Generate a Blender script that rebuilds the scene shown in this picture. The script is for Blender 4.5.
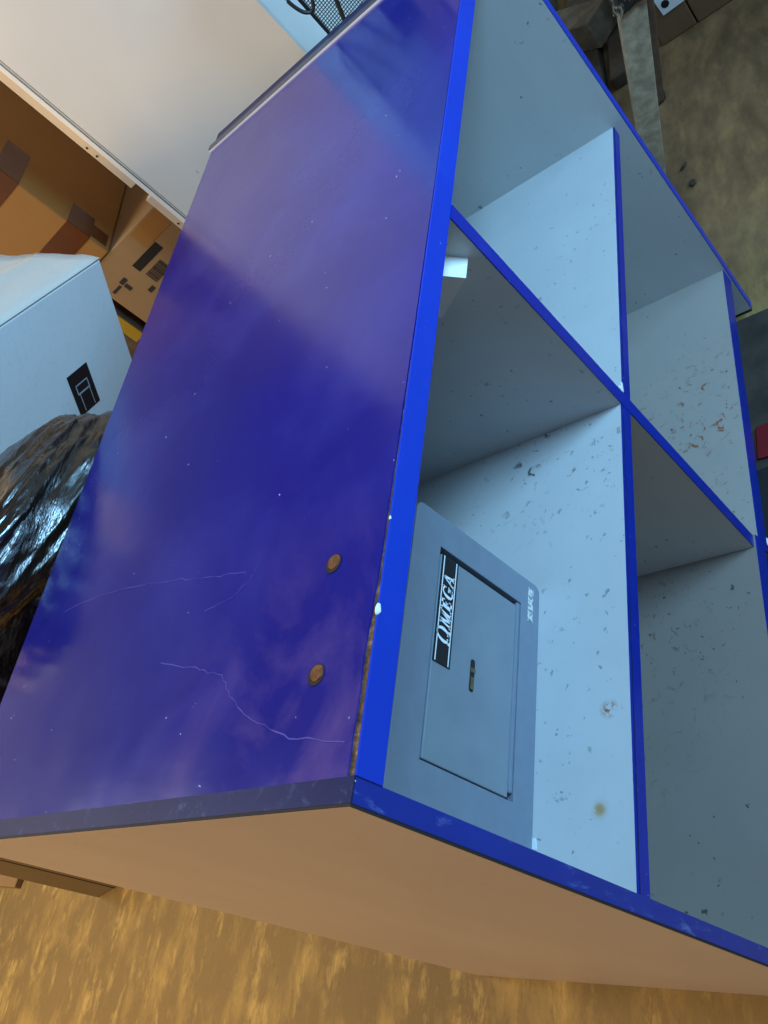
import bpy, bmesh, math, random
from mathutils import Vector, Matrix, noise

# ------------------------------------------------------------------ scene, camera, light
scene = bpy.context.scene
COL = scene.collection
for o in list(bpy.data.objects):
    bpy.data.objects.remove(o)
SAFE_Z = -0.377
FLOOR = -0.95                      # heights below are measured from the counter top; everything is lifted by 0.95
UP = Vector((0, 0, 0.95))

CAM = Vector((-0.1241912, -0.3931787, 0.38004758))
RIGHT = Vector((0.123855345743715, -0.7363221240898029, -0.6651989047695325))
DOWN = Vector((-0.8375993090165095, 0.2818622617740373, -0.46795412480572257))
FWD = Vector((0.5320594429814872, 0.6151287629135097, -0.5818327544670586))
FPX = 842.6269


def on(x, y, axis, val):
    """measure: where the sight line through pixel (x, y) meets an axis plane (axis 0/1/2 = val)"""
    d = RIGHT * ((x - 384) / FPX) + DOWN * ((y - 512) / FPX) + FWD
    return CAM + d * ((val - CAM[axis]) / d[axis])


def azel(r, az, el):
    """a point at horizontal distance r from the camera's foot, bearing az, elevation el (degrees)"""
    a = math.radians(az)
    return Vector((CAM.x + r * math.sin(a), CAM.y + r * math.cos(a), CAM.z + r * math.tan(math.radians(el))))


cam_data = bpy.data.cameras.new('camera')
cam = bpy.data.objects.new('camera', cam_data)
COL.objects.link(cam)
m = Matrix.Identity(4)
for i in range(3):
    m[i][0] = RIGHT[i]
    m[i][1] = -DOWN[i]
    m[i][2] = -FWD[i]
    m[i][3] = (CAM + UP)[i]
cam.matrix_world = m
cam_data.sensor_fit = 'VERTICAL'
cam_data.sensor_height = 24.0
cam_data.lens = FPX / 1024 * 24.0
cam_data.clip_start = 0.02
scene.camera = cam

scene.view_settings.view_transform = 'Standard'
scene.view_settings.look = 'None'
scene.view_settings.exposure = 0.0
scene.view_settings.gamma = 1.0
scene.view_settings.use_curve_mapping = False

world = bpy.data.worlds.new('world')
scene.world = world
world.use_nodes = True
wb = world.node_tree.nodes['Background']
wb.inputs[0].default_value = (0.60, 0.72, 0.95, 1)
wb.inputs[1].default_value = 0.28


def area(name, loc, target, sx, sy, energy, color):
    l = bpy.data.lights.new(name, 'AREA')
    l.shape = 'RECTANGLE'
    l.size = sx
    l.size_y = sy
    l.energy = energy
    l.color = color
    o = bpy.data.objects.new(name, l)
    COL.objects.link(o)
    loc = Vector(loc) + UP
    o.location = loc
    o.rotation_euler = (Vector(target) + UP - loc).to_track_quat('-Z', 'Y').to_euler()
    return o


area('added_cool_fill', (0.84, -0.85, 0.88), (0.80, 0.22, -0.25), 0.5, 0.4, 27, (0.32, 0.66, 1.0))  # added cool light over the counter front, fitted to the shelf brightness
area('daylight_from_open_front', (1.7, -3.4, 1.5), (0.9, 0.5, 0.0), 2.6, 2.0, 112, (0.28, 0.64, 1.0))
area('warm_lamp_over_left', (-1.7, 2.6, 1.3), (0.0, 1.0, -0.6), 1.1, 0.7, 66, (1.0, 0.62, 0.18))
area('added_neutral_fill', (0.1, 2.6, 2.0), (0.9, 2.0, 0.0), 1.2, 0.15, 58, (1.0, 0.94, 0.90))  # added neutral fill overhead, brightens the cabinet face and back wall


# ------------------------------------------------------------------ materials
def lin(c):
    return tuple((v / 255 / 12.92) if v / 255 <= 0.04045 else ((v / 255 + 0.055) / 1.055) ** 2.4 for v in c) + (1,)


class Mat:
    def __init__(s, name, rough=0.5, metal=0.0, spec=0.5):
        s.m = bpy.data.materials.new(name)
        s.m.use_nodes = True
        s.t = s.m.node_tree
        s.b = s.t.nodes['Principled BSDF']
        s.b.inputs['Roughness'].default_value = rough
        s.b.inputs['Metallic'].default_value = metal
        s.b.inputs['Specular IOR Level'].default_value = spec
        s.co = s.t.nodes.new('ShaderNodeTexCoord').outputs['Object']

    def link(s, a, b):
        s.t.links.new(a, b)

    def noise(s, scale, detail=4, rough=0.55, stretch=None, dist=0.0):
        n = s.t.nodes.new('ShaderNodeTexNoise')
        n.inputs['Scale'].default_value = scale
        n.inputs['Detail'].default_value = detail
        n.inputs['Roughness'].default_value = rough
        n.inputs['Distortion'].default_value = dist
        if stretch:
            mp = s.t.nodes.new('ShaderNodeMapping')
            mp.inputs['Scale'].default_value = stretch
            s.link(s.co, mp.inputs['Vector'])
            s.link(mp.outputs[0], n.inputs['Vector'])
        else:
            s.link(s.co, n.inputs['Vector'])
        return n.outputs['Fac']

    def voronoi(s, scale):
        n = s.t.nodes.new('ShaderNodeTexVoronoi')
        n.inputs['Scale'].default_value = scale
        s.link(s.co, n.inputs['Vector'])
        return n.outputs['Distance']

    def ramp(s, fac, *stops):
        r = s.t.nodes.new('ShaderNodeValToRGB')
        e = r.color_ramp.elements
        while len(e) < len(stops):
            e.new(0.5)
        for el, (p, c) in zip(e, stops):
            el.position = p
            el.color = c if len(c) == 4 else tuple(c) + (1,)
        s.link(fac, r.inputs[0])
        return r.outputs[0]

    def step(s, fac, lo, hi):
        return s.ramp(fac, (lo, (0, 0, 0, 1)), (hi, (1, 1, 1, 1)))

    def mul(s, a, b):
        n = s.t.nodes.new('ShaderNodeMath')
        n.operation = 'MULTIPLY'
        s.link(a, n.inputs[0])
        if isinstance(b, (int, float)):
            n.inputs[1].default_value = b
        else:
            s.link(b, n.inputs[1])
        return n.outputs[0]

    def mix(s, fac, a, b):
        n = s.t.nodes.new('ShaderNodeMix')
        n.data_type = 'RGBA'
        if isinstance(fac, (int, float)):
            n.inputs[0].default_value = fac
        else:
            s.link(fac, n.inputs[0])
        for k, v in ((6, a), (7, b)):
            if isinstance(v, tuple):
                n.inputs[k].default_value = v
            else:
                s.link(v, n.inputs[k])
        return n.outputs[2]

    def near(s, p, r0, r1):
        """1 inside radius r0 of point p (object coordinates), 0 outside r1: a patch with its own place"""
        n = s.t.nodes.new('ShaderNodeVectorMath')
        n.operation = 'DISTANCE'
        s.link(s.co, n.inputs[0])
        n.inputs[1].default_value = p
        return s.ramp(n.outputs['Value'], (r0, (1, 1, 1, 1)), (r1, (0, 0, 0, 1)))

    def color(s, c):
        if isinstance(c, tuple):
            s.b.inputs['Base Color'].default_value = c
        else:
            s.link(c, s.b.inputs['Base Color'])
        return s

    def rough(s, c):
        s.link(c, s.b.inputs['Roughness'])
        return s

    def bump(s, h, strength, dist=0.01):
        n = s.t.nodes.new('ShaderNodeBump')
        n.inputs['Strength'].default_value = strength
        n.inputs['Distance'].default_value = dist
        s.link(h, n.inputs['Height'])
        s.link(n.outputs[0], s.b.inputs['Normal'])
        return s


def plain(name, rgb, rough=0.5, metal=0.0, var=0.12, scale=14, bump=0.0, spec=0.5):
    k = Mat(name, rough, metal, spec)
    c = lin(rgb)
    d = tuple(v * (1 - var) for v in c[:3]) + (1,)
    l = tuple(min(1, v * (1 + var)) for v in c[:3]) + (1,)
    n = k.noise(scale)
    k.color(k.ramp(n, (0.3, d), (0.7, l)))
    if bump:
        k.bump(n, bump)
    return k.m


def make_top():
    k = Mat('blue_laminate', 0.16)
    n = k.noise(3.0, 3)
    scuff = k.step(k.noise(5, 6, 0.6, dist=0.4), 0.45, 0.85)
    haze = k.mul(scuff, 0.22)
    near_corner = k.mul(k.near((0.05, 0.07, 0.95), 0.03, 0.22), k.mul(k.step(k.noise(9, 6, 0.6, dist=0.6), 0.45, 0.75), 0.20))
    base = k.ramp(n, (0.3, lin((17, 20, 112))), (0.7, lin((21, 25, 124))))
    c = k.mix(haze, base, lin((92, 92, 190)))
    c = k.mix(near_corner, c, lin((190, 140, 170)))
    dots = k.mul(k.step(k.noise(130, 2, 0.5), 0.77, 0.79), 0.8)
    c = k.mix(dots, c, lin((190, 195, 225)))
    k.color(c)
    k.rough(k.ramp(k.noise(7, 5), (0.3, (0.13, 0.13, 0.13, 1)), (0.75, (0.24, 0.24, 0.24, 1))))
    k.bump(k.noise(38, 3, 0.5, stretch=(1, 0.35, 1)), 0.06, 0.004)
    return k.m


def make_edge(name, a, b, wear, rough=0.28, spec=0.5):
    k = Mat(name, rough, 0.0, spec)
    n = k.noise(60, 6, 0.72, stretch=(1, 1, 0.3), dist=0.3)
    base = k.ramp(k.noise(6), (0.3, lin(a)), (0.7, lin(b)))
    c = k.mix(k.mul(k.step(n, 0.56, 0.78), wear), base, lin((150, 175, 225)))
    c = k.mix(k.mul(k.step(k.noise(160, 2), 0.75, 0.78), 0.7), c, lin((215, 225, 240)))
    k.color(c)
    return k.m


def make_white_laminate(name, rgb, dirt=0.6, rust=()):
    k = Mat(name, 0.42)
    b = lin(rgb)
    base = k.ramp(k.noise(5, 6, 0.65, stretch=(1, 1, 0.4)), (0.25, tuple(v * 0.86 for v in b[:3]) + (1,)), (0.75, b))
    clus = k.step(k.noise(4.5, 3), 0.46, 0.62)
    sp = k.step(k.noise(85, 3, 0.6), 0.66, 0.70)
    c = k.mix(k.mul(k.mul(sp, clus), dirt), base, lin((52, 40, 34)))
    sp2 = k.step(k.noise(75, 2, 0.5), 0.735, 0.75)
    c = k.mix(k.mul(sp2, dirt), c, lin((40, 32, 30)))
    for (p, r0, r1, col, lo) in rust:
        f = k.mul(k.near(p, r0, r1), k.step(k.noise(55, 5, 0.7, dist=0.8), lo, lo + 0.07))
        c = k.mix(f, c, lin(col))
    k.color(c)
    k.bump(k.noise(120, 3), 0.03, 0.002)
    return k.m


def make_floor():
    k = Mat('worn_concrete', 0.72)
    n1 = k.noise(1.6, 8, 0.62)
    n2 = k.noise(24, 8, 0.66, stretch=(0.4, 1.0, 1), dist=0.25)
    n3 = k.noise(60, 4, 0.6)
    c = k.ramp(n1, (0.3, lin((114, 94, 52))), (0.7, lin((138, 114, 64))))
    n4 = k.noise(13, 7, 0.66, stretch=(0.42, 1.0, 1), dist=0.15)
    c = k.mix(k.mul(k.step(n4, 0.48, 0.76), 0.62), c, lin((196, 164, 88)))
    c = k.mix(k.mul(k.step(n2, 0.54, 0.68), 0.6), c, lin((206, 176, 100)))
    c = k.mix(k.mul(k.step(n3, 0.60, 0.75), 0.4), c, lin((80, 66, 46)))
    brown = k.near((1.5, 0.05, 0.1), 0.7, 1.5)        # brown patch beyond the far end, reddened to offset the cool light
    c = k.mix(k.mul(brown, 0.75), c, k.ramp(n4, (0.35, lin((84, 58, 40))), (0.7, lin((146, 106, 72)))))
    k.color(c)
    k.bump(n2, 0.25, 0.01)
    return k.m


def make_plastic():
    k = Mat('black_bag_plastic', 0.22, 0.0, 1.0)
    k.color(lin((30, 23, 16)))
    k.rough(k.ramp(k.noise(5, 3), (0.3, (0.16,) * 3 + (1,)), (0.7, (0.34,) * 3 + (1,))))
    k.bump(k.noise(18, 5, 0.6, stretch=(0.3, 1.0, 1.3), dist=0.4), 0.6, 0.015)
    return k.m


def make_mottled():
    k = Mat('flaking_black_paint', 0.7)
    n = k.noise(34, 3, 0.55, dist=1.2)
    k.color(k.ramp(n, (0.40, lin((30, 23, 16))), (0.52, lin((40, 34, 28))), (0.60, lin((165, 150, 125)))))
    k.bump(n, 0.5, 0.01)
    return k.m


def make_chip():
    k = Mat('raw_chipboard', 0.9)
    n = k.noise(95, 4, 0.7)
    k.color(k.ramp(n, (0.32, lin((46, 30, 20))), (0.55, lin((120, 84, 52))), (0.75, lin((196, 160, 118)))))
    k.bump(n, 0.6, 0.003)
    return k.m


def make_white_panel():
    k = Mat('cream_painted_panel', 0.45)
    base = k.ramp(k.noise(2.2, 4), (0.3, lin((206, 204, 198))), (0.7, lin((220, 217, 210))))
    mark = k.mul(k.step(k.noise(70, 2, 0.5, stretch=(1, 1, 0.25)), 0.77, 0.79), 0.6)
    k.color(k.mix(mark, base, lin((120, 104, 104))))
    return k.m


def make_card(name, rgb, var=0.14):
    k = Mat(name, 0.8)
    c = lin(rgb)
    n = k.noise(4, 5)
    f = k.noise(150, 2, 0.5, stretch=(1, 1, 0.1))
    base = k.ramp(n, (0.3, tuple(v * (1 - var) for v in c[:3]) + (1,)), (0.7, c))
    k.color(k.mix(k.mul(k.step(f, 0.5, 0.7), 0.12), base, tuple(v * 0.6 for v in c[:3]) + (1,)))
    k.bump(f, 0.08, 0.002)
    return k.m


TOP = make_top()
EDGE = make_edge('blue_edge_band', (1, 52, 172), (2, 58, 182), 0.04)
EDGE_SHELF = make_edge('deep_blue_edge_band', (3, 34, 140), (5, 40, 152), 0.05)
EDGE_WORN = make_edge('scratched_blue_edge_band', (12, 38, 128), (20, 50, 146), 0.5)
EDGE_GREY = make_edge('dull_navy_edge_band', (30, 33, 70), (38, 42, 84), 0.2, 0.45, 0.10)
DARK_BROWN = plain('dark_brown', (34, 26, 26), 0.8)
CHIP = make_chip()
LAM = make_white_laminate('white_laminate', (196, 200, 200), 0.6)
LAM_BOTTOM = make_white_laminate('rust_spotted_laminate', (172, 164, 156), 0.8,
                                 [((0.90, 0.05, 0.134), 0.06, 0.22, (138, 70, 32), 0.585),
                                  ((0.40, 0.22, 0.136), 0.05, 0.30, (110, 80, 60), 0.70)])
LAM_SHADED = make_white_laminate('shaded_speckled_laminate', (142, 132, 124), 0.8, [((0.45, 0.30, 0.130), 0.05, 0.30, (90, 66, 50), 0.58)])  # near bottom board: compartment shade put into a darker base, plus brown specks
LAM_SHELF = make_white_laminate('speckled_shelf_laminate', (200, 203, 204), 0.5,
                                [((0.56, 0.10, 0.573), 0.03, 0.16, (60, 50, 46), 0.60),
                                 ((0.198, 0.029, 0.573), 0.004, 0.010, (150, 90, 40), 0.40),
                                 ((0.097, 0.041, 0.573), 0.003, 0.009, (176, 140, 90), 0.40)])
LAM_OUT = make_white_laminate('off_white_end_laminate', (206, 188, 178), 0.25)
FLOORM = make_floor()
BAG = make_plastic()
MOTTLE = make_mottled()
PANEL = make_white_panel()
WHITE_TRIM = plain('white_trim', (228, 228, 224), 0.3, var=0.03)
GREY_TRIM = plain('grey_trim', (150, 152, 156), 0.35, var=0.05)
CREAM = plain('cream_batten', (214, 200, 178), 0.55, var=0.05)
ALU = plain('dull_aluminium', (76, 78, 92), 0.4, metal=0.3, var=0.08, scale=40)
WHITE_EDGE = plain('white_edge', (205, 200, 205), 0.4, var=0.06)
KRAFT = make_card('kraft_board', (146, 102, 46))
KRAFT_PALE = make_card('pale_kraft_board', (140, 112, 76))
KRAFT_DARK = make_card('dark_kraft_board', (120, 92, 62))
TAPE = plain('brown_packing_tape', (86, 46, 18), 0.25, var=0.15)
WHITE_CARD = make_card('white_card', (214, 214, 212), 0.05)
WHITE_CARD_WARM = make_card('creased_white_card', (216, 208, 196), 0.08)
BLACK = plain('black_print', (14, 15, 22), 0.5, var=0.1)
WHITE = plain('white_print', (226, 232, 236), 0.5, var=0.03)
SAFE = plain('grey_hammer_paint', (120, 131, 146), 0.36, metal=0.15, var=0.05, scale=50, bump=0.03)
SAFE_DOOR = plain('grey_door_paint', (125, 136, 146), 0.36, metal=0.15, var=0.07, scale=22, bump=0.02)
DARK = plain('dark_gap', (20, 19, 22), 0.7)
BRASS = plain('worn_brass', (120, 104, 70), 0.4, metal=0.6, var=0.3, scale=90)
RUST = plain('rusty_steel', (116, 68, 30), 0.85, var=0.45, scale=160, bump=0.5)
TIMBER = plain('old_grey_timber', (112, 98, 78), 0.85, var=0.35, scale=30, bump=0.3)
TIMBER_DARK = plain('dark_timber', (74, 60, 44), 0.85, var=0.4, scale=24, bump=0.3)
LEGM = plain('whitewashed_timber', (164, 148, 124), 0.8, var=0.3, scale=38, bump=0.3)
LEG_SIDE = plain('reddish_bare_timber', (96, 68, 50), 0.85, var=0.3, scale=30)
WIRE = plain('black_wire', (20, 20, 22), 0.4)
RED = plain('red_plastic', (120, 22, 30), 0.5)
RUBBER = plain('black_rubber', (26, 26, 28), 0.75, var=0.3, scale=30)
MATM = plain('dusty_grey_mat', (62, 54, 46), 0.9, var=0.4, scale=16, bump=0.2)
WALLM = plain('dim_blockwork', (196, 182, 166), 0.9, var=0.15, scale=3)
CEILM = plain('dusty_ceiling', (190, 178, 166), 0.9, var=0.1, scale=2)
YELLOW = plain('yellow_plastic', (150, 120, 20), 0.5)
STONE = plain('dark_stone', (60, 46, 34), 0.9, var=0.3, scale=60)
SCRATCH = plain('pale_scratch', (62, 62, 160), 0.5, var=0.2, scale=60)


# ------------------------------------------------------------------ builders
def box(bm, x0, x1, y0, y1, z0, z1):
    vs = [bm.verts.new((x, y, z)) for x in (x0, x1) for y in (y0, y1) for z in (z0, z1)]
    for f in ((0, 1, 3, 2), (4, 6, 7, 5), (0, 4, 5, 1), (2, 3, 7, 6), (0, 2, 6, 4), (1, 5, 7, 3)):
        bm.faces.new([vs[i] for i in f])
    return bm


def obox(bm, o, a, b, c):
    """oriented box: corner o, edge vectors a, b, c"""
    o, a, b, c = Vector(o), Vector(a), Vector(b), Vector(c)
    vs = [bm.verts.new(o + a * i + b * j + c * k) for i in (0, 1) for j in (0, 1) for k in (0, 1)]
    for f in ((0, 1, 3, 2), (4, 6, 7, 5), (0, 4, 5, 1), (2, 3, 7, 6), (0, 2, 6, 4), (1, 5, 7, 3)):
        bm.faces.new([vs[i] for i in f])
    return bm


def prism(bm, pts, d):
    """extrude polygon pts (3-D) along vector d"""
    d = Vector(d)
    a = [bm.verts.new(Vector(p)) for p in pts]
    b = [bm.verts.new(Vector(p) + d) for p in pts]
    n = len(pts)
    bm.faces.new(a)
    bm.faces.new(b[::-1])
    for i in range(n):
        j = (i + 1) % n
        bm.faces.new((a[i], b[i], b[j], a[j]))
    return bm


def tube(bm, pts, r, n=8):
    pts = [Vector(p) for p in pts]
    rings = []
    for i, p in enumerate(pts):
        t = (pts[min(i + 1, len(pts) - 1)] - pts[max(i - 1, 0)]).normalized()
        u = t.cross(Vector((0, 0, 1)))
        if u.length < 1e-3:
            u = t.cross(Vector((1, 0, 0)))
        u.normalize()
        w = t.cross(u)
        rr = r[i] if isinstance(r, (list, tuple)) else r
        rings.append([bm.verts.new(p + (u * math.cos(k * 2 * math.pi / n) + w * math.sin(k * 2 * math.pi / n)) * rr) for k in range(n)])
    for a, b in zip(rings, rings[1:]):
        for k in range(n):
            bm.faces.new((a[k], a[(k + 1) % n], b[(k + 1) % n], b[k]))
    bm.faces.new(rings[0][::-1])
    bm.faces.new(rings[-1])
    return bm


def root_of(o):
    while o.parent:
        o = o.parent
    return o


def obj(name, bm, mat, parent=None, bevel=0.0, smooth=False, origin=None, seg=2):
    bmesh.ops.recalc_face_normals(bm, faces=bm.faces)
    if parent is not None:
        org = root_of(parent).location.copy()
    elif origin is not None:
        org = Vector(origin) + UP
    else:
        lo = Vector((min(v.co.x for v in bm.verts), min(v.co.y for v in bm.verts), min(v.co.z for v in bm.verts)))
        hi = Vector((max(v.co.x for v in bm.verts), max(v.co.y for v in bm.verts), max(v.co.z for v in bm.verts)))
        org = Vector(((lo.x + hi.x) / 2, (lo.y + hi.y) / 2, lo.z)) + UP
    bmesh.ops.translate(bm, verts=bm.verts, vec=UP - org)
    me = bpy.data.meshes.new(name)
    bm.to_mesh(me)
    bm.free()
    o = bpy.data.objects.new(name, me)
    COL.objects.link(o)
    for mm in (mat if isinstance(mat, (list, tuple)) else [mat]):
        me.materials.append(mm)
    if parent is not None:
        o.parent = parent
    else:
        o.location = org
    if bevel:
        md = o.modifiers.new('bevel', 'BEVEL')
        md.width = bevel
        md.segments = seg
        md.limit_method = 'ANGLE'
    if smooth:
        for p in me.polygons:
            p.use_smooth = True
    return o


def B(*a):
    return box(bmesh.new(), *a)


def OB(*a):
    return obox(bmesh.new(), *a)


def PR(*a):
    return prism(bmesh.new(), *a)


def thing(name, label, cat, loc, group=None):
    o = bpy.data.objects.new(name, None)
    COL.objects.link(o)
    o.location = Vector(loc) + UP
    o.empty_display_size = 0.1
    return tag(o, label, cat, group)


def tag(o, label, cat, group=None, kind=None):
    o['label'] = label
    o['category'] = cat
    if group:
        o['group'] = group
    if kind:
        o['kind'] = kind
    return o


def struct(name, bm, mat, label, cat):
    o = obj(name, bm, mat)
    o['kind'] = 'structure'
    o['label'] = label
    o['category'] = cat
    return o


# ------------------------------------------------------------------ setting
struct('floor', B(-3, 4.2, -5, 4.4, FLOOR - 0.1, FLOOR), FLOORM, 'worn brown concrete floor of the storeroom', 'floor')
struct('wall_back', B(-3, 4.2, 4.0, 4.15, FLOOR, 2.3), WALLM, 'dim back wall of the storeroom', 'wall')
struct('wall_right', B(3.9, 4.05, -5, 4.0, FLOOR, 2.3), WALLM, 'dim side wall beyond the far end of the counter', 'wall')
struct('ceiling', B(-3, 4.2, -0.6, 4.15, 2.3, 2.4), CEILM, 'dusty ceiling over the storeroom', 'ceiling')

# ------------------------------------------------------------------ the counter
T = 0.0192       # board thickness
D = 0.606        # depth
L = 1.2704       # length
TT = 0.0266      # countertop thickness
ZS, TS = 0.3719, 0.0228
XD, TD = 0.5962, 0.0209
ZB, TB = 0.7981, 0.0342
XE = 1.2135      # far edge of the blue sheet
E1 = 0.0016      # edge band thickness
YA, YB = -0.0012, 0.0086     # front edge of the countertop: runs slightly out of square


def yfront(x):
    return YA + (YB - YA) * x / L


counter = thing('shop_counter', 'large blue topped counter with white compartments and blue edge banding', 'counter', (0, 0, FLOOR))

ep = obj('end_panel', B(0.0, T, E1, D, FLOOR, -E1), LAM_OUT, counter)
ep['label'] = 'bare off white near end panel'
fe = obj('edge_strip', B(0.0022, T, 0.0, E1, FLOOR, -E1), EDGE_WORN, ep)
fe['label'] = 'scratched blue front edge'
te = obj('edge_strip', B(0.0022, T, 0.0, D, -E1, 0.0), EDGE_GREY, ep)
te['label'] = 'dull navy top edge'
bm = B(0.0002, 0.0022, 0.0003, E1, FLOOR, -E1)
box(bm, 0.0002, 0.0022, 0.0003, D, -E1, -0.0003)
obj('edge_line', bm, DARK_BROWN, ep)  # dark strip stands in for the shaded chamfer of the edge band

fp = obj('end_panel', B(L - T, L, E1, D, FLOOR + 0.006, -0.001), LAM, counter)
fp['label'] = 'white far end panel'
obj('edge_strip', B(L - T, L, 0.0, E1, FLOOR + 0.006, -0.001), EDGE, fp)
obj('edge_strip', B(XE, L, E1, D, -0.001, 0.0), EDGE_GREY, fp)
obj('foot_strip', B(L - T - 0.001, L + 0.001, 0.002, D, FLOOR, FLOOR + 0.006), RUBBER, fp)

# countertop: chipboard core, blue laminate sheet whose front edge has chipped back, blue front band
core = PR([(T, yfront(T) + E1, -TT), (L - T, yfront(L) + E1, -TT), (L - T, D, -TT), (T, D, -TT)], (0, 0, TT - 0.0016))
ct = obj('countertop', core, CHIP, counter)
ct['label'] = 'chipboard countertop core'
GAP = [(T, 0.0068), (0.06, 0.0064), (0.113, 0.0056), (0.15, 0.0046), (0.177, 0.0036), (0.23, 0.0028), (0.29, 0.0022), (0.45, 0.0012), (0.7, 0.0006), (XE, 0.0003)]
rnd = random.Random(4)
pts = []
for (x0, g0), (x1, g1) in zip(GAP, GAP[1:]):
    n = max(2, int((x1 - x0) / 0.012))
    for i in range(n):
        f = i / n
        x = x0 + (x1 - x0) * f
        pts.append((x, yfront(x) + E1 + (g0 + (g1 - g0) * f) * (0.85 + 0.3 * rnd.random()), -0.0016))
pts += [(XE, yfront(XE) + E1, -0.0016), (XE, D, -0.0016), (T, D, -0.0016)]
lam = obj('laminate_sheet', PR(pts, (0, 0, 0.0016)), TOP, ct)
lam['label'] = 'glossy blue laminate sheet'
fb = PR([(T, yfront(T), -TT), (L - T, yfront(L - T), -TT), (L - T, yfront(L - T) + E1, -TT), (T, yfront(T) + E1, -TT)], (0, 0, TT))
fbo = obj('edge_strip', fb, EDGE, ct, bevel=0.0006)
fbo['label'] = 'bright blue front edge band'
# pale lip and dull metal cover strip at the far end
lip = obj('cover_strip', PR([(XE, -0.004, 0.0), (XE, 0.611, 0.0), (XE + 0.02, 0.611, 0.0), (XE + 0.02, -0.004, 0.0)], (0, 0, 0.0024)), WHITE_EDGE, counter)
lip['label'] = 'white edge of the cover strip'
obj('metal_cap', B(XE + 0.005, XE + 0.020, -0.004, 0.612, 0.0024, 0.0048), ALU, lip, bevel=0.0015)

# two screws sunk in rusty holes in the top
for hx, hy in ((0.191, 0.057), (0.097, 0.054)):
    bm = bmesh.new()
    n = 28
    out = [bm.verts.new((hx + 0.0085 * math.cos(i * 2 * math.pi / n), hy + 0.0085 * math.sin(i * 2 * math.pi / n), 0.0006)) for i in range(n)]
    mid = [bm.verts.new((hx + 0.0072 * math.cos(i * 2 * math.pi / n), hy + 0.0072 * math.sin(i * 2 * math.pi / n), 0.0003)) for i in range(n)]
    inn = [bm.verts.new((hx + 0.0060 * math.cos(i * 2 * math.pi / n), hy + 0.0060 * math.sin(i * 2 * math.pi / n), 0.0008)) for i in range(n)]
    for i in range(n):
        j = (i + 1) % n
        bm.faces.new((out[i], out[j], mid[j], mid[i]))
        bm.faces.new((mid[i], mid[j], inn[j], inn[i]))
    s = obj('screw_hole', bm, DARK_BROWN, counter)
    s['label'] = 'dark rimmed screw hole in the blue top'
    bm = bmesh.new()
    bmesh.ops.create_cone(bm, cap_ends=True, segments=28, radius1=0.0068, radius2=0.0062, depth=0.0012, matrix=Matrix.Translation((hx + 0.0009, hy - 0.0006, 0.0008)))
    box(bm, hx - 0.004, hx + 0.004, hy - 0.0008, hy + 0.0008, 0.0010, 0.0017)
    h = obj('screw_head', bm, RUST, s)
    h['label'] = 'rusted screw head'


# crack lines and chips in the top
def ribbon(px, w, z0=0.0001):
    bm = bmesh.new()
    P = [on(x, y, 2, 0.0) for x, y in px]
    Q = []
    for a, b in zip(P, P[1:]):
        for i in range(6):
            p = a.lerp(b, i / 6)
            Q.append(p + Vector((rnd.uniform(-1, 1) * 0.0012, rnd.uniform(-1, 1) * 0.0012, 0)))
    Q.append(P[-1])
    prev = None
    for i, p in enumerate(Q):
        t = (Q[min(i + 1, len(Q) - 1)] - Q[max(i - 1, 0)])
        s = Vector((-t.y, t.x, 0)).normalized() * w * (0.4 + 0.9 * rnd.random())
        cur = (bm.verts.new((p.x + s.x, p.y + s.y, z0 + 0.0002)), bm.verts.new((p.x - s.x, p.y - s.y, z0 + 0.0002)))
        if prev:
            bm.faces.new((prev[0], prev[1], cur[1], cur[0]))
        prev = cur
    return bm


obj('scratch', ribbon([(64, 612), (80, 603), (122, 589), (175, 580), (215, 577), (246, 572)], 0.00035), SCRATCH, lam)
obj('scratch', ribbon([(160, 664), (196, 668), (222, 676), (232, 700), (252, 720), (290, 738), (345, 742)], 0.0004), SCRATCH, lam)
obj('scratch', ribbon([(205, 612), (232, 598), (250, 580), (258, 566)], 0.0003), SCRATCH, lam)
for (cx, cy, r) in ((388, 518, 0.002), (387, 606, 0.0042)):
    p = on(cx, cy, 2, 0)
    bm = bmesh.new()
    bmesh.ops.create_icosphere(bm, subdivisions=2, radius=r, matrix=Matrix.Translation((p.x, yfront(p.x) + 0.001, -0.0006)) @ Matrix.Diagonal((1.3, 0.5, 0.5, 1)))
    for v in bm.verts:
        v.co += Vector((noise.noise(v.co * 400), noise.noise(v.co * 300 + Vector((5, 1, 2))), 0)) * r * 0.3
    c = obj('chip', bm, WHITE, ct)
    c['label'] = 'white chip in the front edge'

# divider, shelves, bottom
dv = obj('divider', B(XD, XD + TD, 0.0026 + E1, D - T, -0.786, -TT), LAM, counter)
obj('edge_strip', B(XD, XD + TD, 0.0026, 0.0026 + E1, -0.786, -TT), EDGE_SHELF, dv)
for x0, x1, y0, z0, th in ((T, XD, 0.003, -0.377, 0.0225), (XD + TD, L - T, 0.021, -0.416, 0.0200)):
    sh = obj('shelf', B(x0, x1, y0 + E1, D - T, z0 - th, z0), LAM_SHELF, counter)
    obj('edge_strip', B(x0, x1, y0, y0 + E1, z0 - th, z0), EDGE_SHELF, sh)
    obj('edge_line', B(x0, x1, y0 - 0.0005, y0 + 0.0004, z0 - 0.0035, z0 - 0.0022), EDGE_GREY, sh)
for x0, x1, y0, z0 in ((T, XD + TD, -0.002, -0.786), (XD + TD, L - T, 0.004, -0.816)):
    bs = obj('bottom_shelf', B(x0, x1, y0 + E1, D - T, z0 - TB, z0), LAM_SHADED if x0 == T else LAM_BOTTOM, counter)
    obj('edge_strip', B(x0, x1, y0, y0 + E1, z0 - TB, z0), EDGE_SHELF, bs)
bp = obj('back_panel', B(T, L - T, D - T, D - 0.001, FLOOR, -TT), LAM, counter)
obj('laminate_sheet', B(T, L - T, D - 0.001, D, FLOOR, -TT), TOP, bp)
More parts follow.
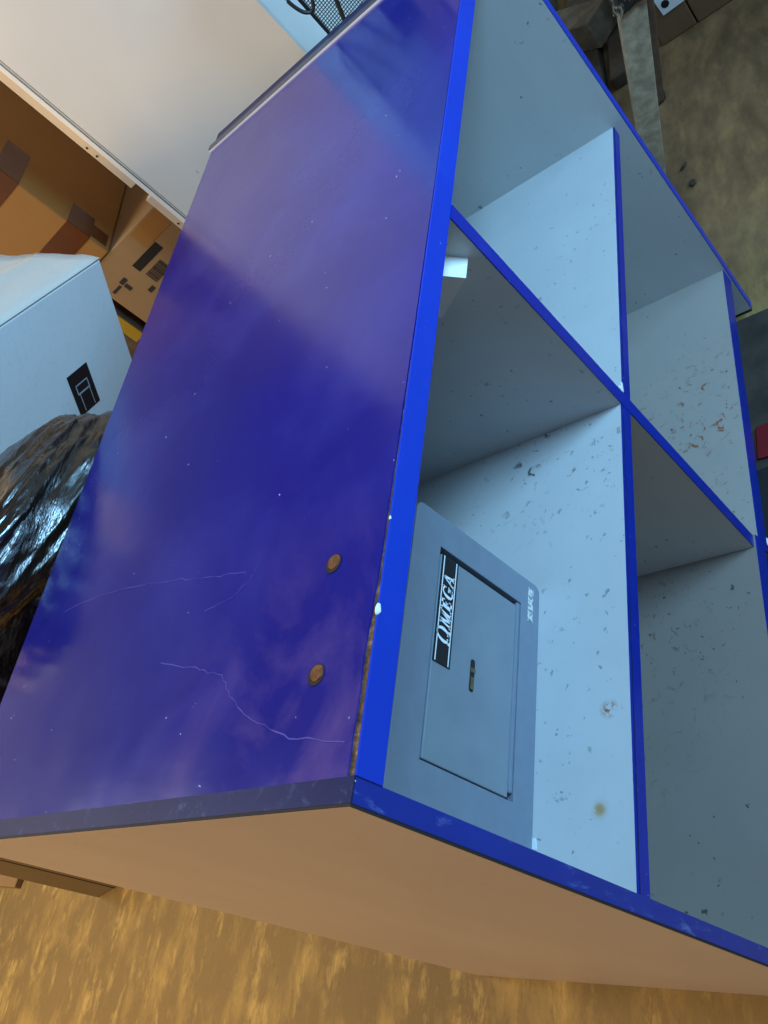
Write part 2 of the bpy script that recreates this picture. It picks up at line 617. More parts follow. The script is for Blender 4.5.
# small white bracket wedge under the top, against the divider
q = [on(438, 272, 0, 0.565), on(466, 278, 0, 0.565), on(442, 318, 0, 0.565), Vector((0.565, 0.12, -0.06))]
br = obj('corner_bracket', PR([q[0] + Vector((0, 0.02, 0.012)), q[1], q[2], q[3]], (XD - 0.565, 0, 0)), WHITE_TRIM, counter)
br['label'] = 'small white corner bracket under the top'
# paint chip at the crossing of shelf and divider
bm = bmesh.new()
p = on(621, 386, 1, 0.0022)
for i in range(5):
    bmesh.ops.create_icosphere(bm, subdivisions=1, radius=0.0035, matrix=Matrix.Translation(p + Vector((rnd.uniform(-.005, .005), 0, rnd.uniform(-.004, .003)))) @ Matrix.Diagonal((1, 0.25, 1, 1)))
c = obj('chip', bm, WHITE, dv)
c['label'] = 'white paint chip at the crossing of shelf and divider'

# ------------------------------------------------------------------ the safe
SY = 0.118
safe = thing('safe', 'small grey steel safe with a black lettered label in the near upper compartment', 'safe', (0.2, SY + 0.1, SAFE_Z))
X0, X1, Z0, Z1 = 0.040, 0.3605, SAFE_Z + 0.0003, -0.1500
DX0, DX1, DZ0, DZ1 = 0.0995, 0.3245, -0.3405, -0.1925


def rrect(x0, x1, z0, z1, r, y, n=5):
    out = []
    for cx, cz, a0 in ((x1 - r, z1 - r, 0), (x0 + r, z1 - r, 90), (x0 + r, z0 + r, 180), (x1 - r, z0 + r, 270)):
        for i in range(n + 1):
            a = math.radians(a0 + 90 * i / n)
            out.append(Vector((cx + r * math.cos(a), y, cz + r * math.sin(a))))
    return out


def ring(outer, inner, d):
    bm = bmesh.new()
    a = [bm.verts.new(p) for p in outer]
    b = [bm.verts.new(p) for p in inner]
    ed = [bm.edges.new((a[i], a[(i + 1) % len(a)])) for i in range(len(a))]
    ed += [bm.edges.new((b[i], b[(i + 1) % len(b)])) for i in range(len(b))]
    r = bmesh.ops.triangle_fill(bm, edges=ed, use_beauty=True)
    fs = [g for g in r['geom'] if isinstance(g, bmesh.types.BMFace)]
    e = bmesh.ops.extrude_face_region(bm, geom=fs)
    bmesh.ops.translate(bm, verts=[v for v in e['geom'] if isinstance(v, bmesh.types.BMVert)], vec=d)
    return bm


obj('body', PR(rrect(X0 + 0.001, X1 - 0.001, Z0 + 0.0005, Z1 - 0.001, 0.009, SY + 0.009), (0, 0.20, 0)), SAFE, safe, bevel=0.001)
fr = obj('front_frame', ring(rrect(X0, X1, Z0, Z1, 0.010, SY), [Vector((DX0, SY, DZ0)), Vector((DX1, SY, DZ0)), Vector((DX1, SY, DZ1)), Vector((DX0, SY, DZ1))], (0, 0.009, 0)), SAFE, safe, bevel=0.0012, seg=2)
bmx = B(DX0, DX1, SY + 0.0078, SY + 0.0089, DZ0, DZ1)
obj('door_recess', bmx, DARK, safe)
obj('hinge_rail', B(DX0 + 0.008, DX1, SY + 0.001, SY + 0.0078, DZ0, DZ0 + 0.0065), SAFE, safe, bevel=0.002)
dr = obj('door', B(DX0 + 0.0012, 0.3163, SY - 0.0012, SY + 0.0075, -0.3285, -0.1938), SAFE_DOOR, safe, bevel=0.001)
# label with lettering on the door
YL = SY - 0.0018
lab = obj('label', B(0.197, 0.3163, YL, SY - 0.0012, -0.2218, -0.1945), BLACK, dr)
lab['label'] = 'black label lettered OMEGA between two white lines'
bm = B(0.1985, 0.3155, YL - 0.0003, YL, -0.1985, -0.1972)
box(bm, 0.1985, 0.3155, YL - 0.0003, YL, -0.2190, -0.2177)
obj('white_line', bm, WHITE, lab)

# letters drawn as thick and thin strokes in a unit box, slanted
LET = {
    'M': (1.25, [[(0, 0), (.34, 0), (.34, .08), (0, .08)], [(.10, 0), (.26, 0), (.34, 1), (.18, 1)], [(.20, 1), (.44, 1), (.68, .0), (.52, 0)],
                 [(.54, 0), (.68, 0), (1.04, 1), (.88, 1)], [(.86, 1), (1.10, 1), (1.10, 0), (.84, 0)], [(.74, 0), (1.22, 0), (1.22, .08), (.74, .08)],
                 [(.06, .92), (.40, .92), (.40, 1), (.06, 1)], [(.86, .92), (1.22, .92), (1.22, 1), (.86, 1)]]),
    'E': (.92, [[(0, 0), (.82, 0), (.82, .13), (0, .13)], [(.12, 0), (.44, 0), (.44, 1), (.12, 1)], [(0, .87), (.80, .87), (.80, 1), (0, 1)],
                [(.74, 0), (.82, 0), (.82, .30), (.76, .30)], [(.72, .72), (.80, .72), (.80, 1), (.72, 1)], [(.36, .46), (.64, .46), (.64, .54), (.36, .54)],
                [(.58, .36), (.64, .36), (.64, .64), (.58, .64)]]),
    'A': (1.0, [[(.0, 0), (.13, 0), (.56, 1), (.42, 1)], [(.62, 0), (.90, 0), (.56, 1), (.42, 1)], [(.22, .32), (.70, .32), (.70, .40), (.25, .40)],
                [(-.04, 0), (.22, 0), (.22, .07), (-.04, .07)], [(.54, 0), (1.0, 0), (1.0, .07), (.54, .07)]]),
}


def arc_band(cx, cy, rx, ry, a0, a1, t0, n=20):
    """crescent stroke: thick at the sides"""
    qs = []
    for i in range(n):
        q = []
        for s, inner in ((i, 0), (i + 1, 0), (i + 1, 1), (i, 1)):
            a = math.radians(a0 + (a1 - a0) * s / n)
            th = t0 * (0.3 + 0.7 * abs(math.cos(a)))
            k = th if inner else 0
            q.append((cx + (rx - k) * math.cos(a), cy + (ry - 0.10 * inner) * math.sin(a)))
        qs.append(q)
    return qs


LET['G'] = (1.05, arc_band(.5, .5, .5, .5, 48, 330, .27) + [[(.66, 0), (.90, .06), (.90, .44), (.66, .44)], [(.54, .40), (1.0, .40), (1.0, .47), (.54, .47)], [(.80, .68), (.87, .68), (.87, .98), (.82, .98)]])
LET['O'] = (1.28, arc_band(.6, .56, .60, .58, -62, 242, .27) +
            [[(.06, 0), (.52, 0), (.52, .16), (.06, .16)], [(.70, 0), (1.16, 0), (1.16, .16), (.70, .16)], [(.36, .0), (.52, 0), (.50, .26), (.34, .20)], [(.70, 0), (.86, 0), (.88, .20), (.72, .26)]])
bm = bmesh.new()
xcur, zb, hgt, wid = 0.2190, -0.2164, 0.0168, 0.0134
for ch in 'OMEGA':
    adv, qs = LET[ch]
    hh = hgt * (1.10 if ch == 'O' else 1.0)
    z0 = zb - (0.0012 if ch == 'O' else 0)
    for qd in qs:
        f = [Vector((xcur + (u + 0.22 * v) * wid, YL - 0.0003, z0 + v * hh)) for u, v in qd]
        try:
            prism(bm, f, (0, 0.0003, 0))
        except ValueError:
            pass
    xcur += (adv + 0.07) * wid
let = obj('lettering', bm, WHITE, lab)
let['label'] = 'white lettering OMEGA'
# keyhole
bm = PR(rrect(0.187, 0.222, -0.2615, -0.2545, 0.003, SY - 0.0016), (0, 0.0004, 0))
kh = obj('keyhole', bm, DARK, dr)
bm = B(0.190, 0.203, SY - 0.0020, SY - 0.0015, -0.2605, -0.2560)
box(bm, 0.208, 0.2125, SY - 0.0022, SY - 0.0015, -0.2625, -0.2550)
obj('key_plate', bm, BRASS, kh)


def make_worn_sticker():
    k = Mat('worn_sticker', 0.5)
    n = k.noise(240, 3, 0.6)
    k.color(k.ramp(n, (0.44, lin((120, 132, 146))), (0.52, lin((215, 215, 205)))))
    return k.m


st = obj('sticker', B(0.309, 0.352, SY - 0.0004, SY + 0.0005, -0.3635, -0.3535), make_worn_sticker(), safe)
st['label'] = 'worn pale sticker on the lower corner of the frame'

# white scrap on the shelf by the safe, against the near end panel
scr = obj('paper_scrap', PR([on(530, 839, 2, SAFE_Z), on(536, 838, 2, SAFE_Z), on(537, 850, 2, SAFE_Z), on(530, 849, 2, SAFE_Z)], (0, 0, 0.0006)), WHITE)
tag(scr, 'tiny white paper scrap on the shelf at the foot of the safe', 'paper')

# ------------------------------------------------------------------ tall cream cabinet behind the far end
wc = azel(1.8, 61.5, 0)
L2 = Vector((wc.x, wc.y, 0))
u = Vector((-0.087, 0.996, 0)).normalized()       # along the cream face, towards its left edge
n_ = Vector((-0.996, -0.087, 0)).normalized()     # out of the cream face
s_ = -n_
WF = 0.495
zt, zb_ = 1.45, FLOOR
ZV = Vector((0, 0, 1))
cab = thing('cabinet', 'tall cream painted cabinet standing beyond the far end of the blue counter', 'cabinet', L2 + u * 0.25 + s_ * 0.3 + Vector((0, 0, FLOOR)))
obj('body', OB(L2 + s_ * 0.012 + ZV * zb_, u * (WF - 0.004), s_ * 0.588, ZV * (zt - zb_)), WHITE_TRIM, cab)
obj('front_panel', OB(L2 + ZV * zb_, u * (WF - 0.020), s_ * 0.0125, ZV * (zt - zb_)), PANEL, cab, bevel=0.001)
ed = bmesh.new()
obox(ed, L2 + u * (WF - 0.0185) + s_ * -0.001 + ZV * zb_, u * 0.0015, s_ * 0.012, ZV * (zt - zb_))
obj('raised_bead', ed, CREAM, cab)
obj('edge_groove', OB(L2 + u * (WF - 0.017) + s_ * 0.002 + ZV * zb_, u * 0.006, s_ * 0.011, ZV * (zt - zb_)), GREY_TRIM, cab)
pf = [L2 + u * (WF - 0.011) + ZV * zb_, L2 + u * (WF + 0.001) + s_ * 0.002 + ZV * zb_, L2 + u * (WF + 0.004) + s_ * 0.010 + ZV * zb_, L2 + u * (WF - 0.011) + s_ * 0.013 + ZV * zb_]
obj('edge_trim', PR(pf, ZV * (zt - zb_)), WHITE_TRIM, cab, bevel=0.001)
for z0, z1 in ((-0.005, zt - 0.1), (FLOOR + 0.02, -0.045)):
    bt = obj('batten', OB(L2 + u * (WF - 0.012) + s_ * 0.016 + ZV * z0, u * 0.042, s_ * 0.018, ZV * (z1 - z0)), CREAM, cab, bevel=0.001)
    for zz in ((0.09, 0.115) if z0 > -0.5 else (-0.13, -0.2)):
        bm = bmesh.new()
        bmesh.ops.create_cone(bm, cap_ends=True, segments=10, radius1=0.0025, radius2=0.0025, depth=0.002,
                              matrix=Matrix.Translation(L2 + u * (WF + 0.022) + s_ * 0.0158 + ZV * zz) @ n_.to_track_quat('Z', 'Y').to_matrix().to_4x4())
        obj('nail_head', bm, DARK_BROWN, bt)

# ------------------------------------------------------------------ wire mesh panel by the cabinet
a0 = azel(1.62, 63.3, 0)
a1 = azel(1.66, 69.5, 0)
a0.z = a1.z = 0
wd = (a1 - a0)
wl = wd.length
wd.normalize()
rack = thing('mesh_screen', 'black wire mesh screen in a tube frame between cabinet and counter end', 'screen', a0 + wd * wl * 0.5 + Vector((0, 0, FLOOR)))
bm = bmesh.new()
zlo, zhi = FLOOR + 0.35, 0.30
npart = int(wl / 0.0046)
for i in range(1, npart):
    p = a0 + wd * (wl * i / npart)
    tube(bm, [p + ZV * zlo, p + ZV * zhi], 0.0007, 4)
for i in range(int((zhi - zlo) / 0.0046)):
    z = zlo + 0.0046 * i
    tube(bm, [a0 + ZV * z, a1 + ZV * z], 0.0008, 4)
ms = obj('wire_mesh', bm, WIRE, rack)
bm = tube(bmesh.new(), [a0 + ZV * FLOOR, a0 + ZV * zhi, a1 + ZV * zhi, a1 + ZV * FLOOR], 0.004, 8)
obj('tube_frame', bm, WIRE, rack)
nv = Vector((-wd.y, wd.x, 0))
if nv.dot(CAM - a0) < 0:
    nv = -nv
p0, p1 = azel(1.60, 63.7, -15.8), azel(1.60, 65.0, -12.4)
obj('brace', tube(bmesh.new(), [p0, p1, p1 + (p1 - p0)], 0.0038, 8), WIRE, rack)
loop = [azel(1.585, a, e) for a, e in ((63.9, -9.0), (62.95, -9.9), (62.75, -10.9), (63.0, -11.9), (63.5, -12.2), (63.95, -11.6), (64.4, -10.4), (65.0, -8.6))]
dense = []
for i in range(len(loop) - 1):
    pm, pa, pb, pc = loop[max(i - 1, 0)], loop[i], loop[i + 1], loop[min(i + 2, len(loop) - 1)]
    for k in range(6):
        t = k / 6
        dense.append(0.5 * ((2 * pa) + (pb - pm) * t + (2 * pm - 5 * pa + 4 * pb - pc) * t * t + (3 * pa - pm - 3 * pb + pc) * t ** 3))
obj('cable_hook', tube(bmesh.new(), dense, 0.0032, 8), WIRE, rack)
pk = azel(1.60, 66.3, -12.6)
obj('clamp', OB(pk, wd * 0.05, nv * 0.02, ZV * 0.09), RUBBER, rack, bevel=0.006)

# ------------------------------------------------------------------ boxes behind the counter
cr = azel(2.25, 44.3, 0)
cr.z = 0
rt = Vector((0.96, 0.28, 0)).normalized()
lf = Vector((-0.28, 0.96, 0)).normalized()
zc = CAM.z - 2.25 * math.tan(math.radians(11.6))
carton = thing('cardboard_carton', 'big brown cardboard carton with dark tape, on top of the stack beside the cream cabinet', 'box', cr + rt * 0.25 + lf * 0.2 + Vector((0, 0, zc)))
bm = OB(cr + ZV * zc, rt * 0.50, lf * 0.42, ZV * 0.43)
obj('body', bm, KRAFT, carton, bevel=0.004)


def band(z0, z1, ra, rb, out=0.0012):
    bm = bmesh.new()
    o = cr - rt * out - lf * out
    if ra > 0:
        obox(bm, o + ZV * z0, rt * ra, lf * out, ZV * (z1 - z0))
    if rb > 0:
        obox(bm, o + ZV * z0, rt * out, lf * rb, ZV * (z1 - z0))
    return bm


obj('packing_tape', band(zc + 0.055, zc + 0.118, 0.09, 0.20), TAPE, carton)
obj('packing_tape', OB(cr - lf * 0.0016 + rt * 0.012 + ZV * (zc + 0.012), rt * 0.05, lf * 0.001, ZV * 0.05), TAPE, carton)
obj('packing_tape', band(zc + 0.245, zc + 0.305, 0.14, 0.10), TAPE, carton)
obj('flap', OB(cr + rt * 0.02 - lf * 0.02 + ZV * (zc + 0.40), rt * 0.10, lf * -0.01, ZV * 0.10 + lf * -0.03), KRAFT, carton)

p2 = Vector((1.505, 1.030, 0))
t2 = Vector((-0.27, 0.963, 0)).normalized()
i2 = Vector((0.963, 0.27, 0)).normalized()
zl = zc - 0.34
lb = thing('labelled_carton', 'tan cardboard box with a black printed bar, under the big taped carton', 'box', p2 + t2 * 0.15 + i2 * 0.25 + Vector((0, 0, zl)))
obj('body', OB(p2 + ZV * zl, t2 * 0.305, i2 * 0.50, ZV * 0.338), KRAFT_PALE, lb, bevel=0.003)


def on_face(x, y):
    d = RIGHT * ((x - 384) / FPX) + DOWN * ((y - 512) / FPX) + FWD
    q_ = CAM + d * ((p2 - CAM).dot(i2) / d.dot(i2)) - p2
    return q_.dot(t2), q_.z - zl


def sheet(px, py, w, h):
    r, z = on_face(px, py)
    return OB(p2 + t2 * r + ZV * (zl + z) - i2 * 0.0007, t2 * w, i2 * 0.0006, ZV * h)


obj('printed_bar', sheet(163, 248, 0.094, 0.024), BLACK, lb)
bm = bmesh.new()
r0, z0 = on_face(168, 264)
r0 += 0.004
for k in range(14):
    w = rnd.choice((0.0012, 0.002, 0.0030))
    obox(bm, p2 + t2 * r0 + ZV * (zl + z0 - 0.012) - i2 * 0.0007, t2 * w, i2 * 0.0006, ZV * 0.034)
    r0 += w + rnd.choice((0.0015, 0.0025))
obj('printed_barcode', bm, DARK_BROWN, lb)
for px, py, w, h in ((128, 280, 0.022, 0.012), (133, 288, 0.012, 0.02), (122, 287, 0.03, 0.008), (156, 288, 0.02, 0.012)):
    obj('printed_mark', sheet(px, py, w, h), DARK_BROWN, lb)
o = obj('shipping_tape', sheet(172, 222, 0.10, 0.05), KRAFT, lb)
o['label'] = 'strip of tan tape'

p3 = p2 + t2 * 0.333
nb = thing('dark_carton', 'dark box with a dull yellow patch beside the tan printed box', 'box', p3 + t2 * 0.15 + i2 * 0.2 + Vector((0, 0, zl)))
obj('body', OB(p3 + ZV * zl, t2 * 0.30, i2 * 0.40, ZV * 0.25), TIMBER_DARK, nb, bevel=0.003)
obj('printed_patch', OB(p3 + t2 * 0.004 + ZV * (zl + 0.13) - i2 * 0.0008, t2 * 0.035, i2 * 0.0006, ZV * 0.10), YELLOW, nb)
lowb = thing('base_carton', 'tall dark cardboard box on the floor under the stacked cartons', 'box', p2 + t2 * 0.32 + i2 * 0.27 + Vector((0, 0, FLOOR)))
obj('body', OB(p2 - i2 * 0.01 + t2 * 0.005 + ZV * FLOOR, t2 * 0.64, i2 * 0.54, ZV * (zl - FLOOR - 0.001)), KRAFT_DARK, lowb, bevel=0.004)
obj('packing_tape', OB(p2 - i2 * 0.011 + t2 * 0.005 + ZV * (FLOOR + 0.3), t2 * 0.64, i2 * 0.0008, ZV * 0.05), TAPE, lowb)

# white box tipped forward
A = azel(1.84, 43.6, -11.4)
e1 = Vector((-0.325, 0.511, -0.796)).normalized()
e2 = Vector((-0.934, -0.04, 0.356))
e2 = (e2 - e1 * e2.dot(e1)).normalized()
e3 = Vector((0.15, 0.858, 0.49))
e3 = (e3 - e1 * e3.dot(e1) - e2 * e3.dot(e2)).normalized()
H1, W2, D3 = 0.34, 0.50, 0.30
wb_ = thing('white_carton', 'white cardboard box with a small black label, tipped forward behind the black bag', 'box', A + e1 * H1 + e2 * W2 * 0.5 + e3 * D3 * 0.5)
obj('body', OB(A, e1 * H1, e2 * W2, e3 * D3), WHITE_CARD, wb_, bevel=0.004)
# creased top flaps
bm = bmesh.new()
rnd2 = random.Random(8)
NU, NV = 14, 8


def flap(bm, u0, u1, v0, v1, lift):
    g = []
    for i in range(NU + 1):
        row = []
        for j in range(NV + 1):
            a = u0 + (u1 - u0) * i / NU
            b = v0 + (v1 - v0) * j / NV
            p = A + e2 * (a * W2) + e3 * (b * D3)
            h = lift(i / NU, j / NV) + 0.006 * min(1, j / NV * 5) * noise.noise(Vector((a * 5, b * 5, 3.0)))
            row.append(bm.verts.new(p - e1 * h))
        g.append(row)
    for i in range(NU):
        for j in range(NV):
            bm.faces.new((g[i][j], g[i + 1][j], g[i + 1][j + 1], g[i][j + 1]))
    return bm


flap(bm, 0.0, 1.0, 0.0, 0.52, lambda i, j: 0.003 * min(1, j * 6) + 0.016 * j * (0.3 + i))
o = obj('flap', bm, WHITE_CARD_WARM, wb_, smooth=True)
o.modifiers.new('solid', 'SOLIDIFY').thickness = 0.003
bm = flap(bmesh.new(), 0.02, 1.0, 0.46, 1.0, lambda i, j: 0.006 + 0.016 * (1 - j) * (0.15 + 0.6 * i))
o = obj('flap', bm, WHITE_CARD_WARM, wb_, smooth=True)
o.modifiers.new('solid', 'SOLIDIFY').thickness = 0.003


def onbox(x, y):
    d = RIGHT * ((x - 384) / FPX) + DOWN * ((y - 512) / FPX) + FWD
    t = (A - CAM).dot(e3) / d.dot(e3)
    p = CAM + d * t - A
    return p.dot(e1), p.dot(e2)


la, lb_ = onbox(86, 362)          # top right corner of the label on the face
lc, ld = onbox(65.5, 376)
le, lf_ = onbox(100, 400)
lw = ld - lb_
lh = le - la


def face_quad(a0, a1, b0, b1, out):
    return OB(A + e1 * a0 + e2 * b0 - e3 * out, e1 * (a1 - a0), e2 * (b1 - b0), e3 * 0.0005)


lbl = obj('label', face_quad(la, la + lh, lb_, lb_ + lw, 0.0008), BLACK, wb_)
lbl['label'] = 'small black label with a white outlined figure'
bm = bmesh.new()
A_, B_ = lambda f: la + lh * f, lambda f: lb_ + lw * f


def fq(f0, f1, g0, g1):
    obox(bm, A + e1 * A_(f0) + e2 * B_(g0) - e3 * 0.0012, e1 * (A_(f1) - A_(f0)), e2 * (B_(g1) - B_(g0)), e3 * 0.0004)


fq(0.30, 0.33, 0.20, 0.80)
fq(0.50, 0.54, 0.20, 0.80)
fq(0.30, 0.50, 0.20, 0.24)
fq(0.30, 0.50, 0.76, 0.80)
fq(0.54, 0.96, 0.22, 0.25)
fq(0.54, 0.96, 0.70, 0.73)
obj('label_outline', bm, GREY_TRIM, lbl)


# ------------------------------------------------------------------ black rubbish bags
def bag(name, label, c, rad, seed, flat=None, peak=None, amp=0.05, axis=(0.95, -0.25, 0.2), fan=0.8, slope=0.0):
    axis = Vector(axis).normalized()
    ax1 = axis.orthogonal().normalized()
    ax2 = axis.cross(ax1)
    bm = bmesh.new()
    bmesh.ops.create_icosphere(bm, subdivisions=6, radius=1.0)
    off = Vector((seed * 3.1, seed * 1.7, seed * 0.9))
    for v in bm.verts:
        d = v.co.normalized()
        h = 0.0
        a = 1.0
        sc = 1.5
        for k in range(4):
            nn = noise.noise(d * sc + off + Vector((0, 0, k * 7)))
            h += a * (1 - 2.6 * abs(nn))
            a *= 0.42
            sc *= 2.0
        dist_, _p = noise.voronoi(d * 5 + off)
        h += 0.9 * (dist_[1] - dist_[0])
        dist_, _p = noise.voronoi(d * 11 + off)
        h += 0.35 * (dist_[1] - dist_[0])
        # long creases fanning out from the tied corner
        rad_ = d - axis * d.dot(axis)
        ang = Vector((rad_.dot(ax1), rad_.dot(ax2), 0))
        if ang.length > 1e-4:
            ang.normalize()
        fold = 0.0
        for k, (fs, fa) in enumerate(((1.4, 1.0), (3.2, 0.6), (8.0, 0.25))):
            fold += fa * (1 - 3.0 * abs(noise.noise(ang * fs + off * 1.3 + Vector((0, 0, d.dot(axis) * 0.7 + k * 5)))))
        h = h * 0.6 + fold * fan * (1 - abs(d.dot(axis)) ** 6)
        sq = Vector((math.copysign(abs(d.x) ** 0.8, d.x), math.copysign(abs(d.y) ** 0.8, d.y), math.copysign(abs(d.z) ** 0.75, d.z)))
        p = Vector((sq.x * rad[0], sq.y * rad[1], sq.z * rad[2])) * (1 + amp * h)
        if peak:
            for pd, amt, pw in peak:
                k = max(0.0, d.dot(Vector(pd).normalized())) ** pw
                p += Vector(pd).normalized() * amt * k
        p.z += slope * p.x
        p += Vector(c)
        if flat is not None and p.z < flat:
            p.z = flat + (p.z - flat) * 0.02
        p.y = max(p.y, 0.625)
        v.co = p
    o = obj(name, bm, BAG, smooth=True)
    tag(o, label, 'rubbish bag')
    return o


bag('rubbish_bag', 'shiny black plastic bag lying on top, in front of the white box', (0.465, 0.80, 0.002), (0.215, 0.15, 0.078), 1.3,
    peak=[((0.95, -0.25, -0.3), 0.05, 9)], amp=0.06, slope=-0.26)
bag('rubbish_bag', 'dark full black sack on the floor under the shiny bag', (0.56, 0.88, -0.66), (0.27, 0.22, 0.30), 4.7, flat=FLOOR, amp=0.05, axis=(0, 0, 1))
bag('rubbish_bag', 'black sack at the left edge of the photo, below the shiny bag', (0.45, 1.27, -0.53), (0.22, 0.15, 0.42), 7.9, flat=FLOOR, amp=0.06, axis=(0, 0, 1))

# ------------------------------------------------------------------ carton and plank on the floor behind the near end
g0 = Vector((0.124, 1.925, 0))
gd = Vector((0.331, -0.944, 0)).normalized()
gp = Vector((0.944, 0.331, 0)).normalized()
gc = thing('grey_carton', 'grey brown cardboard box on the floor behind the near end of the counter', 'box', g0 + gd * 0.27 + gp * 0.2 + Vector((0, 0, FLOOR)))
obj('body', OB(g0 + ZV * FLOOR, gd * 0.40, gp * 0.36, ZV * 0.42), make_card('grey_board', (126, 108, 80)), gc, bevel=0.003)
obj('edge_tape', OB(g0 + ZV * FLOOR + gd * 0.074 - gp * 0.0006, gd * 0.004, gp * 0.0006, ZV * 0.42), DARK_BROWN, gc)
pl = obj('plank', OB(Vector((0.150, 2.40, FLOOR)), Vector((0.03, 0.62, 0)), Vector((0.20, -0.03, 0)), Vector((0, 0, 0.022))), KRAFT_PALE, bevel=0.003)
tag(pl, 'pale plank lying on the floor past the grey brown box', 'plank')

# ------------------------------------------------------------------ trestle leg beyond the far end
foot = Vector((1.80, 0.185, FLOOR))
head = azel(1.92, 78.0, -24.1)
dirv = (head - foot)
topp = foot + dirv * 1.55
trs = thing('trestle', 'old trestle with a splayed whitewashed leg beyond the far end of the counter', 'trestle', foot)
sv = Vector((0.30, -0.95, 0)).normalized()
vv = Vector((0.95, 0.30, 0)).normalized()


def leg_bm(base, tip, w0, w1, dd, s=sv, v=vv):
    b = bmesh.new()
    lo = [b.verts.new(base + s * i * w0 + v * j * dd) for i, j in ((-.5, -.5), (.5, -.5), (.5, .5), (-.5, .5))]
    hi = [b.verts.new(tip + s * i * w1 + v * j * dd) for i, j in ((-.5, -.5), (.5, -.5), (.5, .5), (-.5, .5))]
    b.faces.new(lo)
    b.faces.new(hi)
    for i in range(4):
        b.faces.new((lo[i], lo[(i + 1) % 4], hi[(i + 1) % 4], hi[i]))
    return b


lg = obj('leg', leg_bm(foot, topp, 0.052, 0.070, 0.03), LEGM, trs, bevel=0.004)
off = vv * 0.030 + sv * 0.034
obj('leg_brace', leg_bm(foot + off + dirv * 0.42, topp + off, 0.040, 0.055, 0.024), LEG_SIDE, trs, bevel=0.003)
wr0 = foot + dirv * 0.985
bm = leg_bm(wr0 + sv * 0.006, foot + dirv * 1.4 + sv * 0.006, 0.080, 0.095, 0.05)
bmesh.ops.subdivide_edges(bm, edges=bm.edges, cuts=5, use_grid_fill=True)
for v in bm.verts:
    v.co += Vector((noise.noise(v.co * 40), noise.noise(v.co * 40 + Vector((3, 3, 3))), noise.noise(v.co * 40 + Vector((7, 1, 3))))) * 0.008
obj('flaking_joint', bm, MOTTLE, trs)
obj('crossbeam', OB(topp + Vector((-0.05, -0.35, 0.0)), Vector((0.10, 0, 0)), Vector((0, 0.55, 0)), Vector((0, 0, 0.07))), TIMBER, trs, bevel=0.004)
f2 = topp + Vector((0.12, 0.12, 0)) - Vector((0, 0, topp.z - FLOOR))
obj('leg', leg_bm(f2 + Vector((0.16, -0.35, 0)), topp + Vector((0.0, -0.26, 0)), 0.055, 0.065, 0.03), LEGM, trs, bevel=0.004)

# brown cartons in a row on the floor
for i, (y0, y1, lab_) in enumerate(((0.135, 0.031, 'small brown box on the floor with a white paper label, nearest the trestle leg'),
                                    (0.027, -0.20, 'plain brown box on the floor, beside the box with the white label'))):
    bx = thing('brown_carton', lab_, 'box', (2.55, (y0 + y1) / 2, FLOOR), 'brown boxes on the far floor')
    obj('body', B(2.41, 2.70, y1, y0, FLOOR, FLOOR + 0.30 - 0.02 * i), KRAFT_DARK, bx, bevel=0.004)
    obj('tape', B(2.4092, 2.4098, (y0 + y1) / 2 - 0.012, (y0 + y1) / 2 + 0.012, FLOOR + 0.2, FLOOR + 0.28 - 0.02 * i), TAPE, bx)
    if i == 0:
        P = [on(663.5, 15.5, 0, 2.406), on(652, -1, 0, 2.406), on(668, -14, 0, 2.406), on(686, -1, 0, 2.406)]
        w = obj('paper_label', PR(P, (-0.0008, 0, 0)), WHITE, bx)
        w['label'] = 'white paper label with a black disc'
        bm = bmesh.new()
        bmesh.ops.create_cone(bm, cap_ends=True, segments=20, radius1=0.011, radius2=0.011, depth=0.0006,
                              matrix=Matrix.Translation(on(665, 4, 0, 2.4046)) @ Matrix.Rotation(math.pi / 2, 4, 'Y'))
        obj('printed_disc', bm, BLACK, w)

# old timber by the wall
def beam(name, a, b, w, h, mat, label, grp=None):
    a, b = Vector(a), Vector(b)
    d = b - a
    s = Vector((-d.y, d.x, 0)).normalized() * w
    o = obj(name, OB(a, d, s, Vector((0, 0, h))), mat, bevel=0.004)
    tag(o, label, 'timber', grp)
    return o


beam('timber_beam', (2.62, 0.24, FLOOR + 0.045), (2.78, 0.46, FLOOR + 0.045), 0.11, 0.09, TIMBER, 'short thick grey timber offcut lying across the dark planks', 'timber offcuts')
beam('plank', (2.10, 0.29, FLOOR), (3.30, 0.37, FLOOR), 0.09, 0.045, TIMBER_DARK, 'dark plank on the floor beside the far end of the counter', 'timber offcuts')
beam('plank', (2.34, 0.22, FLOOR), (3.40, 0.24, FLOOR), 0.065, 0.04, TIMBER_DARK, 'dark plank on the floor right behind the trestle leg', 'timber offcuts')
beam('plank', (2.12, 0.40, FLOOR), (3.3, 0.52, FLOOR), 0.07, 0.06, TIMBER_DARK, 'dark plank furthest from the trestle leg, tight to the counter', 'timber offcuts')
rodo = obj('metal_bar', tube(bmesh.new(), [Vector((2.86, 0.30, FLOOR + 0.055)), Vector((3.35, 0.40, FLOOR + 0.055))], 0.012, 10), ALU)
tag(rodo, 'thin grey metal bar on the dark planks behind the timber offcut', 'bar')
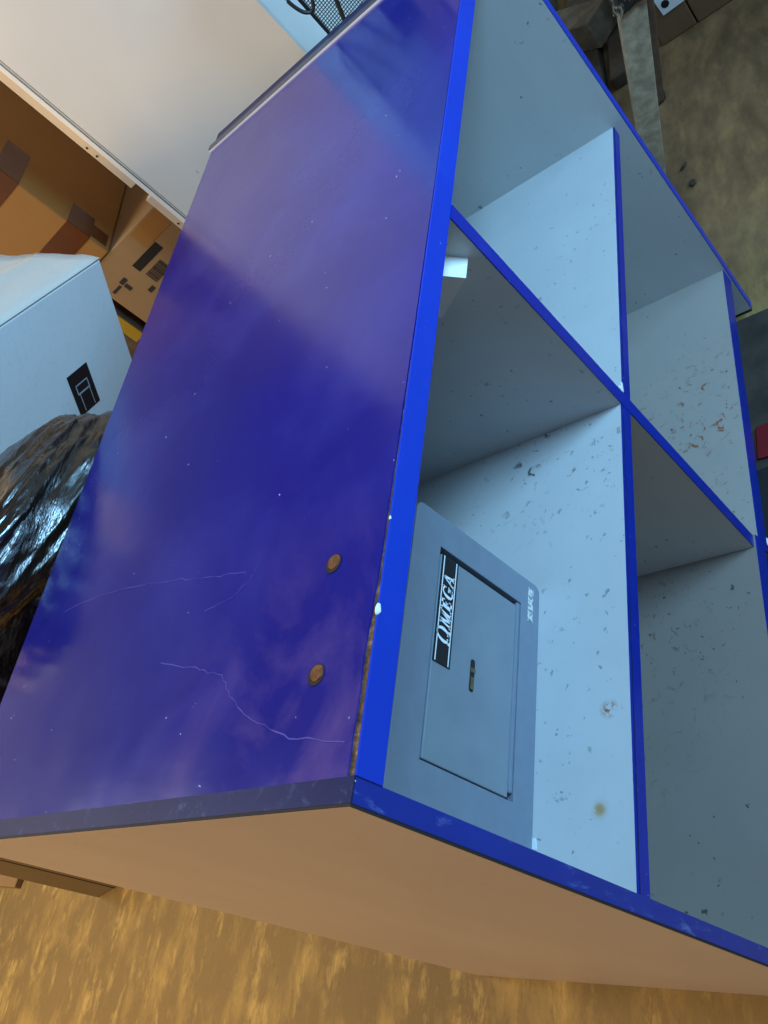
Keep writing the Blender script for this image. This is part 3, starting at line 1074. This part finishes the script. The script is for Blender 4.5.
wire = obj('wire_loop', tube(bmesh.new(), [on(x, y, 2, FLOOR + 0.008) for x, y in ((648, 96), (655, 92), (662, 90), (664, 97), (658, 104), (650, 101), (655, 96), (663, 100))], 0.005, 8), RUBBER)
tag(wire, 'loop of black wire on the floor beside the trestle leg', 'wire')

# bits on the floor to the right of the counter
pb = on(693, 184, 2, FLOOR)
bm = bmesh.new()
bmesh.ops.create_icosphere(bm, subdivisions=3, radius=0.011, matrix=Matrix.Translation(pb + Vector((0, 0, 0.005))) @ Matrix.Diagonal((1.1, 0.8, 0.5, 1)))
for v in bm.verts:
    v.co += v.co.normalized() * 0.002 * noise.noise(v.co * 120)
tag(obj('pebble', bm, STONE, smooth=True), 'small dark pebble on the bare concrete floor', 'stone')
st_ = obj('splinter', tube(bmesh.new(), [on(680, 171, 2, FLOOR + 0.004), on(683, 167, 2, FLOOR + 0.006), on(686, 162, 2, FLOOR + 0.004)], [0.002, 0.004, 0.002], 6), STONE)
tag(st_, 'dark wood splinter on the floor near the trestle leg', 'splinter')
mt = obj('floor_mat', B(0.45, 1.235, -0.75, 0.30, FLOOR, FLOOR + 0.004), MATM)
tag(mt, 'dusty dark grey mat on the floor in front of the counter', 'mat')
rb = obj('red_lid', PR([on(x, y, 2, FLOOR + 0.010) for x, y in ((755, 427), (790, 413), (800, 447), (757, 459))], (0, 0, -0.0058)), RED, bevel=0.002)
tag(rb, 'red plastic lid on the grey mat under the front of the counter', 'lid')
bk = obj('rubber_strip', PR([on(756, 470, 2, FLOOR + 0.02), on(800, 455, 2, FLOOR + 0.02), on(820, 640, 2, FLOOR + 0.02), on(764, 640, 2, FLOOR + 0.02)], (0, 0, -0.0155)), RUBBER, bevel=0.003)
tag(bk, 'black rubber strip on the grey mat beside the red lid', 'strip')
wb2 = on(766, 543, 2, FLOOR + 0.02)
bm = bmesh.new()
bmesh.ops.create_icosphere(bm, subdivisions=2, radius=0.008, matrix=Matrix.Translation(wb2 + Vector((0, 0, 0.004))) @ Matrix.Diagonal((1.2, 0.8, 0.5, 1)))
tag(obj('plaster_crumb', bm, WHITE, smooth=True), 'white plaster crumb on the black rubber strip', 'crumb')
